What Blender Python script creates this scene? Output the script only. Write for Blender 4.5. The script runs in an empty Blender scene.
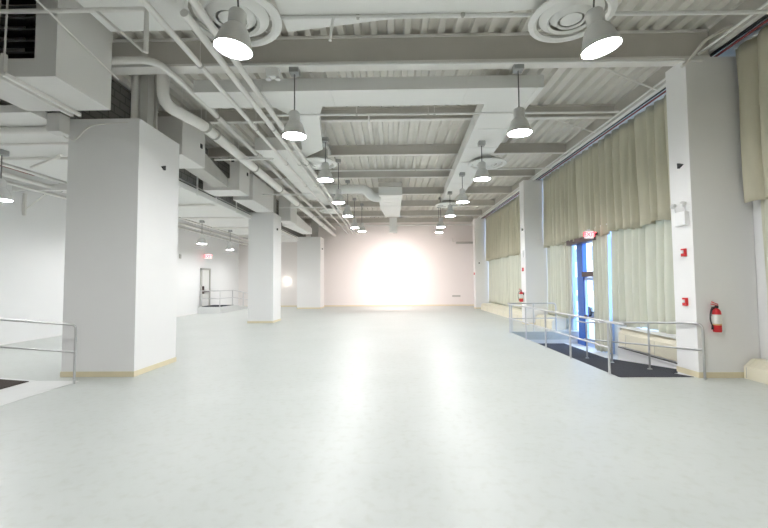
import bpy, bmesh, math, random
from mathutils import Vector, Matrix
random.seed(7)
S = bpy.context.scene
C = S.collection
PI = math.pi

# ---------------------------------------------------------------- camera
cd = bpy.data.cameras.new('camera'); cam = bpy.data.objects.new('camera', cd); C.objects.link(cam)
cd.sensor_width = 36.0; cd.lens = 36.0*395.0/768.0; cd.clip_end = 300
YA, PT, RO = math.radians(.95), math.radians(2.7), math.radians(-.4)
cam.matrix_world = Matrix.Translation((0, 0, 1.9)) @ Matrix.Rotation(YA, 4, 'Z') @ Matrix.Rotation(PI/2+PT, 4, 'X') @ Matrix.Rotation(RO, 4, 'Z')
S.camera = cam

# ---------------------------------------------------------------- world, exposure, large lights
w = bpy.data.worlds.new('sky'); S.world = w; w.use_nodes = True
bg = w.node_tree.nodes['Background']
bg.inputs['Color'].default_value = (.50, .70, 1.0, 1); bg.inputs['Strength'].default_value = 2.2
S.view_settings.view_transform = 'Standard'; S.view_settings.look = 'None'
S.view_settings.gamma = 1; S.view_settings.use_curve_mapping = False
sl = bpy.data.lights.new('sun', 'SUN'); sl.energy = 1.3; sl.angle = .02; sl.color = (.72, .84, 1)
so = bpy.data.objects.new('sun', sl); C.objects.link(so); so.rotation_euler = Vector((.75, .25, -.62)).to_track_quat('-Z', 'Y').to_euler()
S.view_settings.exposure = 1.88
LAMP = 47.0         # strength of the pendant lenses
try:
    S.cycles.max_bounces = 14; S.cycles.diffuse_bounces = 8; S.cycles.use_denoising = True
    S.cycles.sample_clamp_indirect = 8
except Exception: pass

# ---------------------------------------------------------------- materials
def new_mat(name):
    m = bpy.data.materials.new(name); m.use_nodes = True
    return m, m.node_tree.nodes, m.node_tree.links, m.node_tree.nodes['Principled BSDF']
def mat(name, col, rough=.6, metal=0, var=.04, scale=3.0, bump=0, bscale=40, spec=.5, emit=None, estr=0):
    m, n, l, b = new_mat(name)
    tc = n.new('ShaderNodeTexCoord'); nz = n.new('ShaderNodeTexNoise'); nz.inputs['Scale'].default_value = scale
    nz.inputs['Detail'].default_value = 5
    l.new(tc.outputs['Object'], nz.inputs['Vector'])
    mx = n.new('ShaderNodeMix'); mx.data_type = 'RGBA'
    mx.inputs['A'].default_value = (*[max(0, c*(1-var)) for c in col], 1)
    mx.inputs['B'].default_value = (*[min(1, c*(1+var)) for c in col], 1)
    l.new(nz.outputs['Fac'], mx.inputs['Factor']); l.new(mx.outputs['Result'], b.inputs['Base Color'])
    b.inputs['Roughness'].default_value = rough; b.inputs['Metallic'].default_value = metal
    b.inputs['Specular IOR Level'].default_value = spec
    if bump:
        n2 = n.new('ShaderNodeTexNoise'); n2.inputs['Scale'].default_value = bscale; l.new(tc.outputs['Object'], n2.inputs['Vector'])
        bp = n.new('ShaderNodeBump'); bp.inputs['Strength'].default_value = bump; bp.inputs['Distance'].default_value = .01
        l.new(n2.outputs['Fac'], bp.inputs['Height']); l.new(bp.outputs['Normal'], b.inputs['Normal'])
    if emit:
        b.inputs['Emission Color'].default_value = (*emit, 1); b.inputs['Emission Strength'].default_value = estr
    return m
M = {}
M['wall'] = mat('white_wall_paint', (.86, .86, .86), .7, bump=.05, var=.015, scale=.6)
M['back'] = mat('warm_wall_paint', (.85, .81, .79), .7, var=.015, scale=.4, bump=.05)
M['column'] = mat('column_paint', (.87, .865, .86), .65, var=.012, scale=.8)
M['base'] = mat('cream_baseboard', (.78, .70, .50), .5, var=.06, scale=6)
M['deck'] = mat('deck_paint', (.72, .70, .655), .6, var=.07, scale=2)
M['beam'] = mat('beam_paint', (.57, .545, .505), .6, var=.07, scale=2.2)
M['duct'] = mat('duct_paint', (.82, .82, .80), .5, var=.02, scale=1.5)
M['pipe'] = mat('pipe_paint', (.80, .785, .755), .5, var=.05, scale=4)
M['box'] = mat('unit_paint', (.74, .73, .71), .55, var=.03, scale=1.5)
M['grey'] = mat('aged_grey_paint', (.50, .49, .46), .6, var=.1, scale=3)
M['block'] = mat('block_paint', (.33, .32, .30), .8, var=.08, scale=2)
M['dark'] = mat('opening_shade', (.02, .02, .02), .8)  # near-black, the shade inside openings and gaps put into the colour
M['lou'] = mat('dark_blade', (.09, .09, .09), .6)
M['metal'] = mat('brushed_rail', (.62, .62, .62), .33, .85, var=.05, scale=10)
M['railw'] = mat('pale_rail', (.66, .66, .67), .35, .6, var=.05, scale=10)
M['alu'] = mat('spun_aluminium', (.74, .74, .73), .38, .3, var=.04, scale=6)
M['galv'] = mat('galvanised_box', (.42, .43, .43), .45, .6, var=.1, scale=14)
M['cable'] = mat('dark_cable', (.12, .12, .12), .6)
M['mat'] = mat('charcoal_mat', (.06, .063, .075), .95, var=.35, scale=60, bump=.6, bscale=220, spec=.2)
M['matb'] = mat('brown_mat', (.075, .062, .055), .95, var=.35, scale=60, bump=.6, bscale=220, spec=.2)
M['cream'] = mat('heater_enamel', (.84, .79, .64), .45, var=.03, scale=5)
M['red'] = mat('red_enamel', (.62, .025, .03), .35, var=.05)
M['maroon'] = mat('maroon_primer', (.30, .07, .06), .6, var=.1)
M['black'] = mat('black_plastic', (.02, .02, .022), .5)
M['white'] = mat('white_plastic', (.85, .85, .85), .4, var=.01)
M['blue'] = mat('blue_frame', (.05, .15, .52), .35, .1, var=.06)
M['paleblue'] = mat('pale_blue_frame', (.40, .52, .78), .4, .1, var=.06)
M['brown'] = mat('bronze_trim', (.10, .065, .06), .5, .2, var=.1)
M['concrete'] = mat('ramp_concrete', (.72, .73, .72), .5, var=.05, scale=3)
M['street'] = mat('street_paving', (.42, .44, .48), .8, var=.1, scale=1)
M['facade'] = mat('facade_brick', (.66, .58, .56), .8, var=.15, scale=1)
M['facadeb'] = mat('facade_stone', (.70, .70, .70), .8, var=.08, scale=1)
M['fglass'] = mat('facade_glass', (.10, .14, .20), .1)
M['carb'] = mat('silver_car_paint', (.55, .58, .62), .25, .6)
M['tyre'] = mat('tyre_rubber', (.02, .02, .02), .8)
M['signred'] = mat('lit_sign_letters', (.9, .03, .05), .4, emit=(1, .08, .1), estr=1.2)
M['signface'] = mat('lit_sign_face', (.85, .75, .74), .4, emit=(1, .78, .76), estr=.25)
M['lens'] = mat('lamp_lens', (1, 1, 1), .4, emit=(.99, .99, 1), estr=LAMP)
M['globe'] = mat('lit_globe', (1, 1, 1), .4, emit=(1.0, .93, .82), estr=7)
M['paper'] = mat('paper_label', (.8, .8, .74), .6)
M['yellow'] = mat('yellow_tag', (.75, .6, .25), .6)

def floor_mat():
    m, n, l, b = new_mat('painted_epoxy_floor')
    tc = n.new('ShaderNodeTexCoord')
    n1 = n.new('ShaderNodeTexNoise'); n1.inputs['Scale'].default_value = .55; n1.inputs['Detail'].default_value = 8; n1.inputs['Roughness'].default_value = .6
    n2 = n.new('ShaderNodeTexNoise'); n2.inputs['Scale'].default_value = 9; n2.inputs['Detail'].default_value = 6
    l.new(tc.outputs['Object'], n1.inputs['Vector']); l.new(tc.outputs['Object'], n2.inputs['Vector'])
    r1 = n.new('ShaderNodeValToRGB'); r1.color_ramp.elements[0].position = .3; r1.color_ramp.elements[1].position = .7
    r1.color_ramp.elements[0].color = (.485, .515, .49, 1); r1.color_ramp.elements[1].color = (.545, .57, .55, 1)
    l.new(n1.outputs['Fac'], r1.inputs['Fac'])
    r2 = n.new('ShaderNodeValToRGB'); r2.color_ramp.elements[0].position = .27; r2.color_ramp.elements[1].position = .5
    r2.color_ramp.elements[0].color = (.93, .925, .90, 1); r2.color_ramp.elements[1].color = (1, 1, 1, 1)
    l.new(n2.outputs['Fac'], r2.inputs['Fac'])
    mx = n.new('ShaderNodeMix'); mx.data_type = 'RGBA'; mx.blend_type = 'MULTIPLY'; mx.inputs['Factor'].default_value = 1
    l.new(r1.outputs['Color'], mx.inputs['A']); l.new(r2.outputs['Color'], mx.inputs['B'])
    l.new(mx.outputs['Result'], b.inputs['Base Color'])
    rr = n.new('ShaderNodeMapRange'); rr.inputs['To Min'].default_value = .34; rr.inputs['To Max'].default_value = .43
    l.new(n1.outputs['Fac'], rr.inputs['Value']); l.new(rr.outputs['Result'], b.inputs['Roughness'])
    b.inputs['Specular IOR Level'].default_value = .5
    bp = n.new('ShaderNodeBump'); bp.inputs['Strength'].default_value = .06; bp.inputs['Distance'].default_value = .01
    l.new(n2.outputs['Fac'], bp.inputs['Height']); l.new(bp.outputs['Normal'], b.inputs['Normal'])
    return m
M['floor'] = floor_mat()

def drape_mat(name, col, trans):
    m, n, l, b = new_mat(name)
    tc = n.new('ShaderNodeTexCoord'); mp = n.new('ShaderNodeMapping'); mp.inputs['Scale'].default_value = (3, 3, .35)
    nz = n.new('ShaderNodeTexNoise'); nz.inputs['Scale'].default_value = 2.2; nz.inputs['Detail'].default_value = 4
    l.new(tc.outputs['Object'], mp.inputs['Vector']); l.new(mp.outputs['Vector'], nz.inputs['Vector'])
    mx = n.new('ShaderNodeMix'); mx.data_type = 'RGBA'
    mx.inputs['A'].default_value = (*[c*.86 for c in col], 1); mx.inputs['B'].default_value = (*[min(1, c*1.1) for c in col], 1)
    l.new(nz.outputs['Fac'], mx.inputs['Factor']); l.new(mx.outputs['Result'], b.inputs['Base Color'])
    b.inputs['Roughness'].default_value = .9; b.inputs['Specular IOR Level'].default_value = .15
    tr = n.new('ShaderNodeBsdfTranslucent'); l.new(mx.outputs['Result'], tr.inputs['Color'])
    ms = n.new('ShaderNodeMixShader'); ms.inputs['Fac'].default_value = trans
    l.new(b.outputs['BSDF'], ms.inputs[1]); l.new(tr.outputs['BSDF'], ms.inputs[2])
    l.new(ms.outputs['Shader'], n['Material Output'].inputs['Surface'])
    return m
M['valance'] = drape_mat('olive_drape', (.66, .625, .49), .12)
M['drape'] = drape_mat('pale_drape', (.78, .765, .65), .2)
def glass_mat():
    m, n, l, b = new_mat('window_glass')
    tr = n.new('ShaderNodeBsdfTransparent'); tr.inputs['Color'].default_value = (.93, .96, 1, 1)
    gl = n.new('ShaderNodeBsdfGlossy'); gl.inputs['Roughness'].default_value = .03
    ms = n.new('ShaderNodeMixShader'); ms.inputs['Fac'].default_value = .06
    l.new(tr.outputs['BSDF'], ms.inputs[1]); l.new(gl.outputs['BSDF'], ms.inputs[2])
    l.new(ms.outputs['Shader'], n['Material Output'].inputs['Surface'])
    return m
M['glass'] = glass_mat()
def block_mat():
    m, n, l, b = new_mat('grey_block_courses')
    tc = n.new('ShaderNodeTexCoord'); sp = n.new('ShaderNodeSeparateXYZ'); cb = n.new('ShaderNodeCombineXYZ')
    l.new(tc.outputs['Object'], sp.inputs['Vector']); l.new(sp.outputs['Y'], cb.inputs['X']); l.new(sp.outputs['Z'], cb.inputs['Y'])
    br = n.new('ShaderNodeTexBrick'); br.inputs['Scale'].default_value = 1; br.inputs['Brick Width'].default_value = .4; br.inputs['Row Height'].default_value = .2
    br.inputs['Mortar Size'].default_value = .02
    br.inputs['Color1'].default_value = (.22, .215, .20, 1); br.inputs['Color2'].default_value = (.25, .245, .23, 1); br.inputs['Mortar'].default_value = (.15, .145, .14, 1)
    l.new(cb.outputs['Vector'], br.inputs['Vector']); l.new(br.outputs['Color'], b.inputs['Base Color'])
    b.inputs['Roughness'].default_value = .8
    return m
M['blockc'] = block_mat()

# ---------------------------------------------------------------- helpers
def tag(o, label=None, cat=None, group=None, kind=None):
    if label: o['label'] = label
    if cat: o['category'] = cat
    if group: o['group'] = group
    if kind: o['kind'] = kind
    return o
class MB:
    def __init__(s): s.bm = bmesh.new()
    def box(s, x0, x1, y0, y1, z0, z1, bev=0):
        if x0 > x1: x0, x1 = x1, x0
        if y0 > y1: y0, y1 = y1, y0
        if z0 > z1: z0, z1 = z1, z0
        r = bmesh.ops.create_cube(s.bm, size=1, matrix=Matrix.Translation(((x0+x1)/2, (y0+y1)/2, (z0+z1)/2)) @ Matrix.Diagonal((x1-x0, y1-y0, z1-z0, 1)))
        if bev:
            es = {e for v in r['verts'] for e in v.link_edges}
            bmesh.ops.bevel(s.bm, geom=list(es), offset=bev, segments=2, affect='EDGES', profile=.5)
        return s
    def prism(s, poly, vec):
        """poly: list of 3D points (a closed outline), vec: extrusion"""
        vs = [s.bm.verts.new(p) for p in poly]; v2 = [s.bm.verts.new(Vector(p)+Vector(vec)) for p in poly]
        n = len(poly)
        s.bm.faces.new(vs); s.bm.faces.new(list(reversed(v2)))
        for i in range(n): s.bm.faces.new((vs[i], vs[(i+1) % n], v2[(i+1) % n], v2[i]))
        return s
    def loft(s, a, b):
        va = [s.bm.verts.new(p) for p in a]; vb = [s.bm.verts.new(p) for p in b]; n = len(a)
        s.bm.faces.new(va); s.bm.faces.new(list(reversed(vb)))
        for i in range(n): s.bm.faces.new((va[i], va[(i+1) % n], vb[(i+1) % n], vb[i]))
        return s
    def tube(s, pts, r, seg=10, bend=0, cap=True):
        pts = [Vector(p) for p in pts]
        if bend:
            out = [pts[0]]
            for i in range(1, len(pts)-1):
                a, b, c = pts[i-1], pts[i], pts[i+1]
                d1 = (a-b); d2 = (c-b); k = min(bend, d1.length*.49, d2.length*.49)
                p1 = b+d1.normalized()*k; p2 = b+d2.normalized()*k
                for t in range(7):
                    u = t/6; out.append(p1*(1-u)**2+b*2*u*(1-u)+p2*u*u)
            out.append(pts[-1]); pts = out
        rings = []; up = None
        for i, p in enumerate(pts):
            t = (pts[min(i+1, len(pts)-1)]-pts[max(i-1, 0)]).normalized()
            if up is None: up = Vector((0, 0, 1)) if abs(t.z) < .9 else Vector((0, 1, 0))
            u = t.cross(up)
            if u.length < 1e-4: u = t.cross(Vector((1, 0, 0)))
            u.normalize(); v = t.cross(u).normalized(); up = -v if (-v).dot(up) > 0 else v
            rings.append([s.bm.verts.new(p+u*math.cos(2*PI*k/seg)*r+v*math.sin(2*PI*k/seg)*r) for k in range(seg)])
        for a, b in zip(rings, rings[1:]):
            for k in range(seg): s.bm.faces.new((a[k], a[(k+1) % seg], b[(k+1) % seg], b[k]))
        if cap:
            s.bm.faces.new(list(reversed(rings[0]))); s.bm.faces.new(rings[-1])
        return s
    def lathe(s, prof, c=(0, 0, 0), seg=28):
        rings = []
        for r, z in prof:
            if r < 1e-5: rings.append([s.bm.verts.new((c[0], c[1], c[2]+z))])
            else: rings.append([s.bm.verts.new((c[0]+r*math.cos(2*PI*k/seg), c[1]+r*math.sin(2*PI*k/seg), c[2]+z)) for k in range(seg)])
        for a, b in zip(rings, rings[1:]):
            for k in range(seg):
                k2 = (k+1) % seg
                if len(a) == 1 and len(b) == 1: continue
                if len(a) == 1: s.bm.faces.new((a[0], b[k2], b[k]))
                elif len(b) == 1: s.bm.faces.new((a[k], a[k2], b[0]))
                else: s.bm.faces.new((a[k], a[k2], b[k2], b[k]))
        return s
    def build(s, name, m, parent=None, smooth=False):
        bmesh.ops.recalc_face_normals(s.bm, faces=s.bm.faces)
        me = bpy.data.meshes.new(name); s.bm.to_mesh(me); s.bm.free()
        me.materials.append(M[m] if isinstance(m, str) else m)
        if smooth:
            for p in me.polygons: p.use_smooth = True
            try: me.set_sharp_from_angle(angle=math.radians(38))
            except Exception: pass
        o = bpy.data.objects.new(name, me); C.objects.link(o)
        if parent:
            o.parent = parent
            if parent.type == 'EMPTY' or parent.matrix_basis != Matrix():
                o.matrix_parent_inverse = chain(parent).inverted()
        return o
def chain(o):
    m = o.matrix_basis.copy()
    while o.parent:
        m = o.parent.matrix_basis @ o.matrix_parent_inverse @ m if o.parent else m
        o = o.parent
    return m
def empty(name, loc, label, cat, group=None):
    o = bpy.data.objects.new(name, None); C.objects.link(o); o.location = loc; o.empty_display_size = .1
    return tag(o, label, cat, group)
def copy_tree(o, parent=None):
    c = o.copy(); C.objects.link(c)
    if parent: c.parent = parent
    for ch in [x for x in C.objects if x.parent == o]: copy_tree(ch, c)
    return c
def struct(o): return tag(o, kind='structure')
def text_mesh(body, size, name, m, parent, mw, depth=.006):
    cu = bpy.data.curves.new(name, 'FONT'); cu.body = body; cu.size = size; cu.extrude = depth
    cu.align_x = 'CENTER'; cu.align_y = 'CENTER'; cu.offset = size*.02
    t = bpy.data.objects.new('tmp_text', cu); C.objects.link(t)
    dg = bpy.context.evaluated_depsgraph_get()
    me = bpy.data.meshes.new_from_object(t.evaluated_get(dg)); bpy.data.objects.remove(t)
    me.transform(mw); me.materials.clear(); me.materials.append(M[m]); me.name = name
    o = bpy.data.objects.new(name, me); C.objects.link(o); o.parent = parent
    o.matrix_parent_inverse = chain(parent).inverted()
    return o

# ================================================================ SETTING
XW, XR, YF, YB, ZD = -12.4, 7.2, -7.0, 32.0, 7.0
PX0, PX1, PY0, PY1, PZ = 4.5, 6.55, 7.95, 15.2, -.45        # entrance ramp pit
b = MB()
b.box(XW-.2, PX0, YF-.2, YB+.2, -.3, 0)
b.box(PX0, XR+.25, YF-.2, PY0, -.3, 0)
b.box(PX0, XR+.25, PY1, YB+.2, -.3, 0)
struct(b.build('floor', 'floor'))
b = MB()
b.prism([(PX0, PY0, -.3), (PX0, PY0, -.001), (PX0, 12.3, PZ), (PX0, PY1, PZ), (PX0, PY1, -.75), (PX0, PY0, -.75)], (PX1-PX0, 0, 0))
b.box(PX1, XR+.25, 11.62, PY1, -.75, PZ)
struct(b.build('floor_ramp', 'concrete'))
b = MB(); b.box(PX0-.12, PX0, PY0, PY1, -.75, -.301); b.box(PX0-.12, XR+.2, PY1, PY1+.1, -.75, -.301)
struct(b.build('trim_1', 'concrete'))
b = MB(); b.box(PX1, PX1+.12, PY0+.55, 11.5, -.6, .05); b.box(PX1, XR-.01, 11.5, 11.62, -.6, .56)
struct(b.build('wall_ramp', 'wall'))
# charcoal mat on the ramp and landing
b = MB(); t = .012
zr = lambda y: PZ*(y-PY0)/(12.3-PY0)
vs = {}
def mv(x, y, z):
    k = (x, y, z)
    if k not in vs: vs[k] = b.bm.verts.new(k)
    return vs[k]
ys = [PY0+.02, 8.6, 12.3, PY1-.03]; xs = [PX0+.02, 5.95, PX1-.02]; zt = [zr(ys[0]), zr(8.6), PZ, PZ]
cells = [(0, 0), (0, 1), (0, 2), (1, 1), (1, 2)]
for i, j in cells:
    for dz in (t, .002):
        b.bm.faces.new([mv(xs[i+p], ys[j+q], zt[j+q]+dz) for p, q in ((0, 0), (1, 0), (1, 1), (0, 1))])
edge = [e for e in b.bm.edges if len(e.link_faces) == 1]
for e in [e for e in edge if abs(e.verts[0].co.z-(zt[ys.index(min(ys, key=lambda v: abs(v-e.verts[0].co.y)))]+t)) < 1e-4]:
    a_, c_ = e.verts; f_ = [mv(*k) for k in vs if vs[k] in (a_, c_)]
    low = [mv(v.co.x if 0 else [k for k in vs if vs[k] is v][0][0], [k for k in vs if vs[k] is v][0][1], zt[ys.index([k for k in vs if vs[k] is v][0][1])]+.002) for v in (a_, c_)]
    b.bm.faces.new((a_, c_, low[1], low[0]))
tag(b.build('entrance_mat', 'mat'), 'charcoal entrance mat running down the sunken ramp to the glass door', 'mat')

struct(MB().box(XW-.2, XW, YF-.2, YB+.2, 0, ZD).build('wall_left', 'wall'))
struct(MB().box(XW-.2, XR+.25, YB, YB+.2, 0, ZD+.3).build('wall_back', 'back'))
struct(MB().box(XW-.2, XR+.25, YF-.2, YF, 0, ZD+.3).build('wall_front', 'wall'))
# corrugated deck, ribs along the hall
b = MB(); prof = []; x = XW-.2; p = .34
while x < XR+.3:
    prof += [(x, ZD), (x+.12, ZD), (x+.155, ZD+.115), (x+.305, ZD+.115)]; x += p
vs0 = [b.bm.verts.new((a, YF-.2, z)) for a, z in prof]; vs1 = [b.bm.verts.new((a, YB+.2, z)) for a, z in prof]
for i in range(len(prof)-1): b.bm.faces.new((vs0[i], vs0[i+1], vs1[i+1], vs1[i]))
b.box(XW-.2, XR+.5, YF-.2, YB+.2, ZD+.12, ZD+.25)
struct(b.build('ceiling', 'deck'))
# low white ceiling over the left aisle
struct(MB().box(-10.5, -6.95, 7.4, YB, 5.25, 5.4).build('ceiling_aisle', 'duct'))
struct(MB().box(XW, -10.5, 5.0, YB, 5.85, 5.95).build('ceiling_aisle_edge', 'wall'))
struct(MB().box(-7.05, -6.9, YF, YB, 5.42, ZD).build('wall_upper', 'blockc'))
# right wall: spandrel above, glazing behind the drapes
struct(MB().box(XR, XR+.25, YF, 8.5, 0, ZD).build('wall_right', 'wall'))
struct(MB().box(XR, XR+.25, 17.58, 18.2, 0, 6.5).build('wall_right_pier', 'wall'))
struct(MB().box(XR, XR+.25, 8.5, YB, 6.5, ZD).build('wall_right_upper', 'wall'))
struct(MB().box(XR, XR+.25, 8.5, 12.5, PZ, .6).build('wall_right_sill', 'wall'))
struct(MB().box(XR, XR+.25, 15.9, 17.58, 0, .6).build('wall_right_sill', 'wall'))
def window(n, y0, y1, z0, z1, nx, frm='paleblue'):
    f = MB(); k = .035
    f.box(XR+.05, XR+.17, y0, y1, z0, z0+.07); f.box(XR+.05, XR+.17, y0, y1, z1-.07, z1)
    for i in range(nx+1):
        y = y0+(y1-y0)*i/nx; f.box(XR+.05, XR+.17, max(y0, y-k), min(y1, y+k), z0, z1)
    f.box(XR+.06, XR+.16, y0, y1, 3.2, 3.28)
    o = struct(f.build('window_%d' % n, frm))
    MB().box(XR+.1, XR+.112, y0+.01, y1-.01, z0+.01, z1-.01).build('pane', 'glass', o)
window(1, 8.5, 12.95, .6, 6.5, 4)
window(2, 15.9, 17.58, .6, 6.5, 2)
window(3, 18.2, 28.3, .6, 6.5, 8)
struct(MB().box(XR, XR+.25, 18.2, 28.3, 0, .6).build('wall_right_sill', 'wall'))
struct(MB().box(XR, XR+.25, 28.3, YB, 0, 6.5).build('wall_right_end', 'wall'))
struct(MB().box(XR, XR+.25, 12.5, 12.95, PZ, .6).build('trim_2', 'wall'))
# storefront with the door
d = MB()
d.box(7.05, 7.2, 14.6, 15.05, PZ, 3.3)                       # thick blue mullion

fr = struct(d.build('door_1', 'blue'))
MB().box(7.05, 7.2, 15.5, 15.9, PZ, 6.5).build('door_jamb', 'paleblue', fr); MB().box(7.05, 7.2, 12.95, 13.1, PZ, 6.5).build('door_jamb', 'paleblue', fr)
MB().box(7.06, 7.19, 15.05, 15.5, PZ, PZ+.18).build('bottom_rail', 'blue', fr)
MB().box(7.0, 7.22, 13.1, 14.6, 2.06, 2.24).build('transom_bar', 'brown', fr)
MB().box(7.12, 7.13, 13.1, 14.6, 2.24, 3.3).build('transom_pane', 'glass', fr)
MB().box(7.12, 7.13, 15.05, 15.5, PZ+.18, 3.3).build('side_pane', 'glass', fr)
MB().box(7.12, 7.13, 13.1, 15.5, 3.55, 6.45).build('upper_pane', 'glass', fr)
lf = MB(); lf.box(7.08, 7.15, 14.53, 14.59, PZ+.02, 2.04); lf.box(7.08, 7.15, 13.12, 13.22, PZ+.02, 2.04)
lf.box(7.08, 7.15, 13.12, 14.59, PZ+.02, PZ+.3); lf.box(7.08, 7.15, 13.12, 14.59, 1.93, 2.04)
lf = lf.build('door_leaf', 'paleblue', fr)
MB().box(7.11, 7.12, 13.2, 14.54, PZ+.3, 1.93).build('door_pane', 'glass', lf)
pb = MB(); pb.tube([(7.02, 13.3, .62), (7.02, 14.45, .62)], .03, 8); pb.box(7.0, 7.08, 13.25, 13.32, .57, .67); pb.box(7.0, 7.08, 14.4, 14.5, .55, .69)
pb.build('push_bar', 'brown', lf)
struct(MB().box(6.8, 7.2, 13.3, 15.35, 3.28, 3.46).build('trim_3', 'brown'))

# drywall columns on the right
def column(name, x0, x1, y0, y1, z1, label, bz=.09):
    o = MB().box(x0, x1, y0, y1, -.29 if 5.9 < x0 and y0 < 8 else 0, z1).build(name, 'column')
    tag(o, label, 'column', None)
    bb = MB(); e = .012
    bb.box(x0-e, x1+e, y0-e, y0-.001, .001, bz); bb.box(x0-e, x0-.001, y0-.001, y1+e, .001, bz)
    bb.box(x1+.001, x1+e, y0-.001, y1+e, .001, bz) if x1 < 6.9 else None
    bb.build('baseboard', 'base', o)
    return o
column('column', 6.0, 7.19, 7.9, 8.48, 6.42, 'white drywall column nearest the camera on the right, with red extinguisher on its face', .11)
column('column', 5.98, 7.19, 17.6, 18.2, 6.45, 'slim white drywall column between the two curtained bays beyond the glass door')
column('column', 6.05, 7.19, 28.3, 28.9, 6.45, 'slim white drywall column on the right, farthest back by the end wall')
column('column', -6.82, -5.3, 8.14, 9.72, 5.42, 'huge square white column on the left, nearest the camera', .11)
column('column', -6.88, -5.66, 18.95, 20.3, 5.35, 'square white column on the left, middle one of three', .1)
column('column', -6.94, -5.2, 29.2, 30.8, 5.35, 'square white column on the left, farthest one by the back wall', .1)
bb = MB(); bb.box(XW+.001, XR, YB-.015, YB-.001, .001, .1)
struct(bb.build('baseboard_back', 'base'))
struct(MB().box(XW+.001, XW+.015, YF, 25.1, .001, .08).build('baseboard_left', 'column'))

# ================================================================ CEILING STEEL
g = empty('steel_girder', (0, 7.9, 6.4), 'deep grey painted steel girder crossing the hall above the nearest columns', 'beam')
MB().box(-6.0, 6.5, 8.03, 8.06, 6.46, 6.95).build('web', 'beam', g)
MB().box(-6.0, 6.5, 7.9, 8.2, 6.4, 6.45).build('flange', 'pipe', g)
MB().box(-6.0, 6.5, 7.9, 8.2, 6.95, ZD-.001).build('flange', 'pipe', g)
# a girder's cladding plate
MB().box(-6.0, 6.5, 7.93, 8.03, 6.45, 6.95).build('face_plate', 'beam', g)
def ibeam(y, label, z0=6.62, x0=-6.8, x1=6.5, h=ZD-.001):
    o = MB().box(x0, x1, y+.06, y+.075, z0+.03, h-.03).build('steel_beam', 'beam')
    tag(o, label, 'beam', 'cross beams under the metal deck')
    MB().box(x0, x1, y, y+.14, z0, z0+.03).build('flange', 'pipe', o)
    MB().box(x0, x1, y, y+.14, h-.03, h).build('flange', 'beam', o)
    return o
where = ['second cross beam from the camera, just beyond the deep girder', 'third cross beam from the camera, above the middle pendants',
         'fourth cross beam from the camera, just ahead of the central air duct', 'fifth cross beam, directly above the central air duct',
         'sixth cross beam, just past the square end of the central duct', 'cross beam nearest the back wall but one', 'last cross beam, running close along the back wall']
for i, y in enumerate([11.25, 14.4, 17.55, 20.95, 24.4, 27.8, 31.0]):
    ibeam(y, 'grey-beige painted steel joist, ' + where[i])
ibeam(4.7, 'grey-beige painted steel joist above the two nearest round diffusers')
o = MB().box(6.52, 6.56, -1, YB-.02, 6.6, ZD-.002).build('edge_beam', 'beam')
tag(o, 'long grey edge beam running above the curtains on the right', 'beam')
MB().box(6.5, 6.66, -1, YB-.02, 6.55, 6.6).build('flange', 'pipe', o)
# steel columns standing on the drywall columns
def hcol(x0, x1, y0, y1, z0, label):
    o = MB().box(x0, x1, y0, y0+.05, z0, ZD-.002).build('steel_column', 'grey')
    MB().box(x0, x1, y1-.05, y1, z0, ZD-.002).build('flange', 'grey', o)
    MB().box((x0+x1)/2-.03, (x0+x1)/2+.03, y0+.05, y1-.05, z0, ZD-.002).build('web', 'grey', o)
    tag(o, label, 'column')
hcol(-5.49, -5.31, 8.42, 8.8, 5.421, 'grey steel stub column rising from the huge left column to the deck')
hcol(-6.1, -5.72, 19.2, 19.6, 5.351, 'grey steel stub column rising from the middle left column')
hcol(-6.0, -5.5, 29.6, 30.0, 5.351, 'grey steel stub column rising from the farthest left column')
hcol(6.1, 6.45, 8.22, 8.46, 6.421, 'grey steel stub column above the nearest right column')

# ================================================================ DUCTS
def duct(name, label, parts, seams=()):
    o = None
    for nm, mb in parts:
        q = mb.build(nm if o else name, 'duct', o)
        if not o: o = q
    tag(o, label, 'air duct')
    return o
def seamed(x0, x1, y0, y1, z0, z1, step, axis='y'):
    """duct body with raised seam flanges"""
    m = MB().box(x0, x1, y0, y1, z0, z1)
    return m
def flanges(x0, x1, y0, y1, z0, z1, step, axis, parent):
    e = .012; n = MB(); a = (y0 if axis == 'y' else x0)+step; end = (y1 if axis == 'y' else x1)
    while a < end-.1:
        n = MB()
        if axis == 'y': n.box(x0-e, x1+e, a, a+.02, z0-e, z1+e)
        else: n.box(a, a+.02, y0-e, y1+e, z0-e, z1+e)
        a += step
        n.build('seam_flange', 'duct', parent)
# wide cross duct
o = MB().box(-4.3, 3.35, 8.42, 9.2, 6.1, 6.38).build('air_duct', 'duct')
tag(o, 'wide white rectangular duct crossing the hall just beyond the girder', 'air duct'); flanges(-4.3, 3.35, 8.42, 9.2, 6.1, 6.38, 1.5, 'x', o)
# right long duct
o = MB().loft([(2.25, 9.2, 6.1), (3.32, 9.2, 6.1), (3.32, 9.2, 6.5), (2.25, 9.2, 6.5)], [(2.62, 18.9, 6.1), (3.5, 18.9, 6.1), (3.5, 18.9, 6.5), (2.62, 18.9, 6.5)]).build('air_duct', 'duct')
tag(o, 'long white duct running down the hall above the right row of pendants', 'air duct')
for k in range(1, 7):
    y = 9.2+k*1.5; f = (y-9.2)/9.7; a = 2.25+.37*f; c = 3.32+.18*f
    MB().box(a-.012, c+.012, y, y+.02, 6.088, 6.512).build('seam_flange', 'duct', o)
MB().box(2.72, 3.3, 18.9, 20.9, 6.15, 6.45).build('end_section', 'duct', o)
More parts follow.
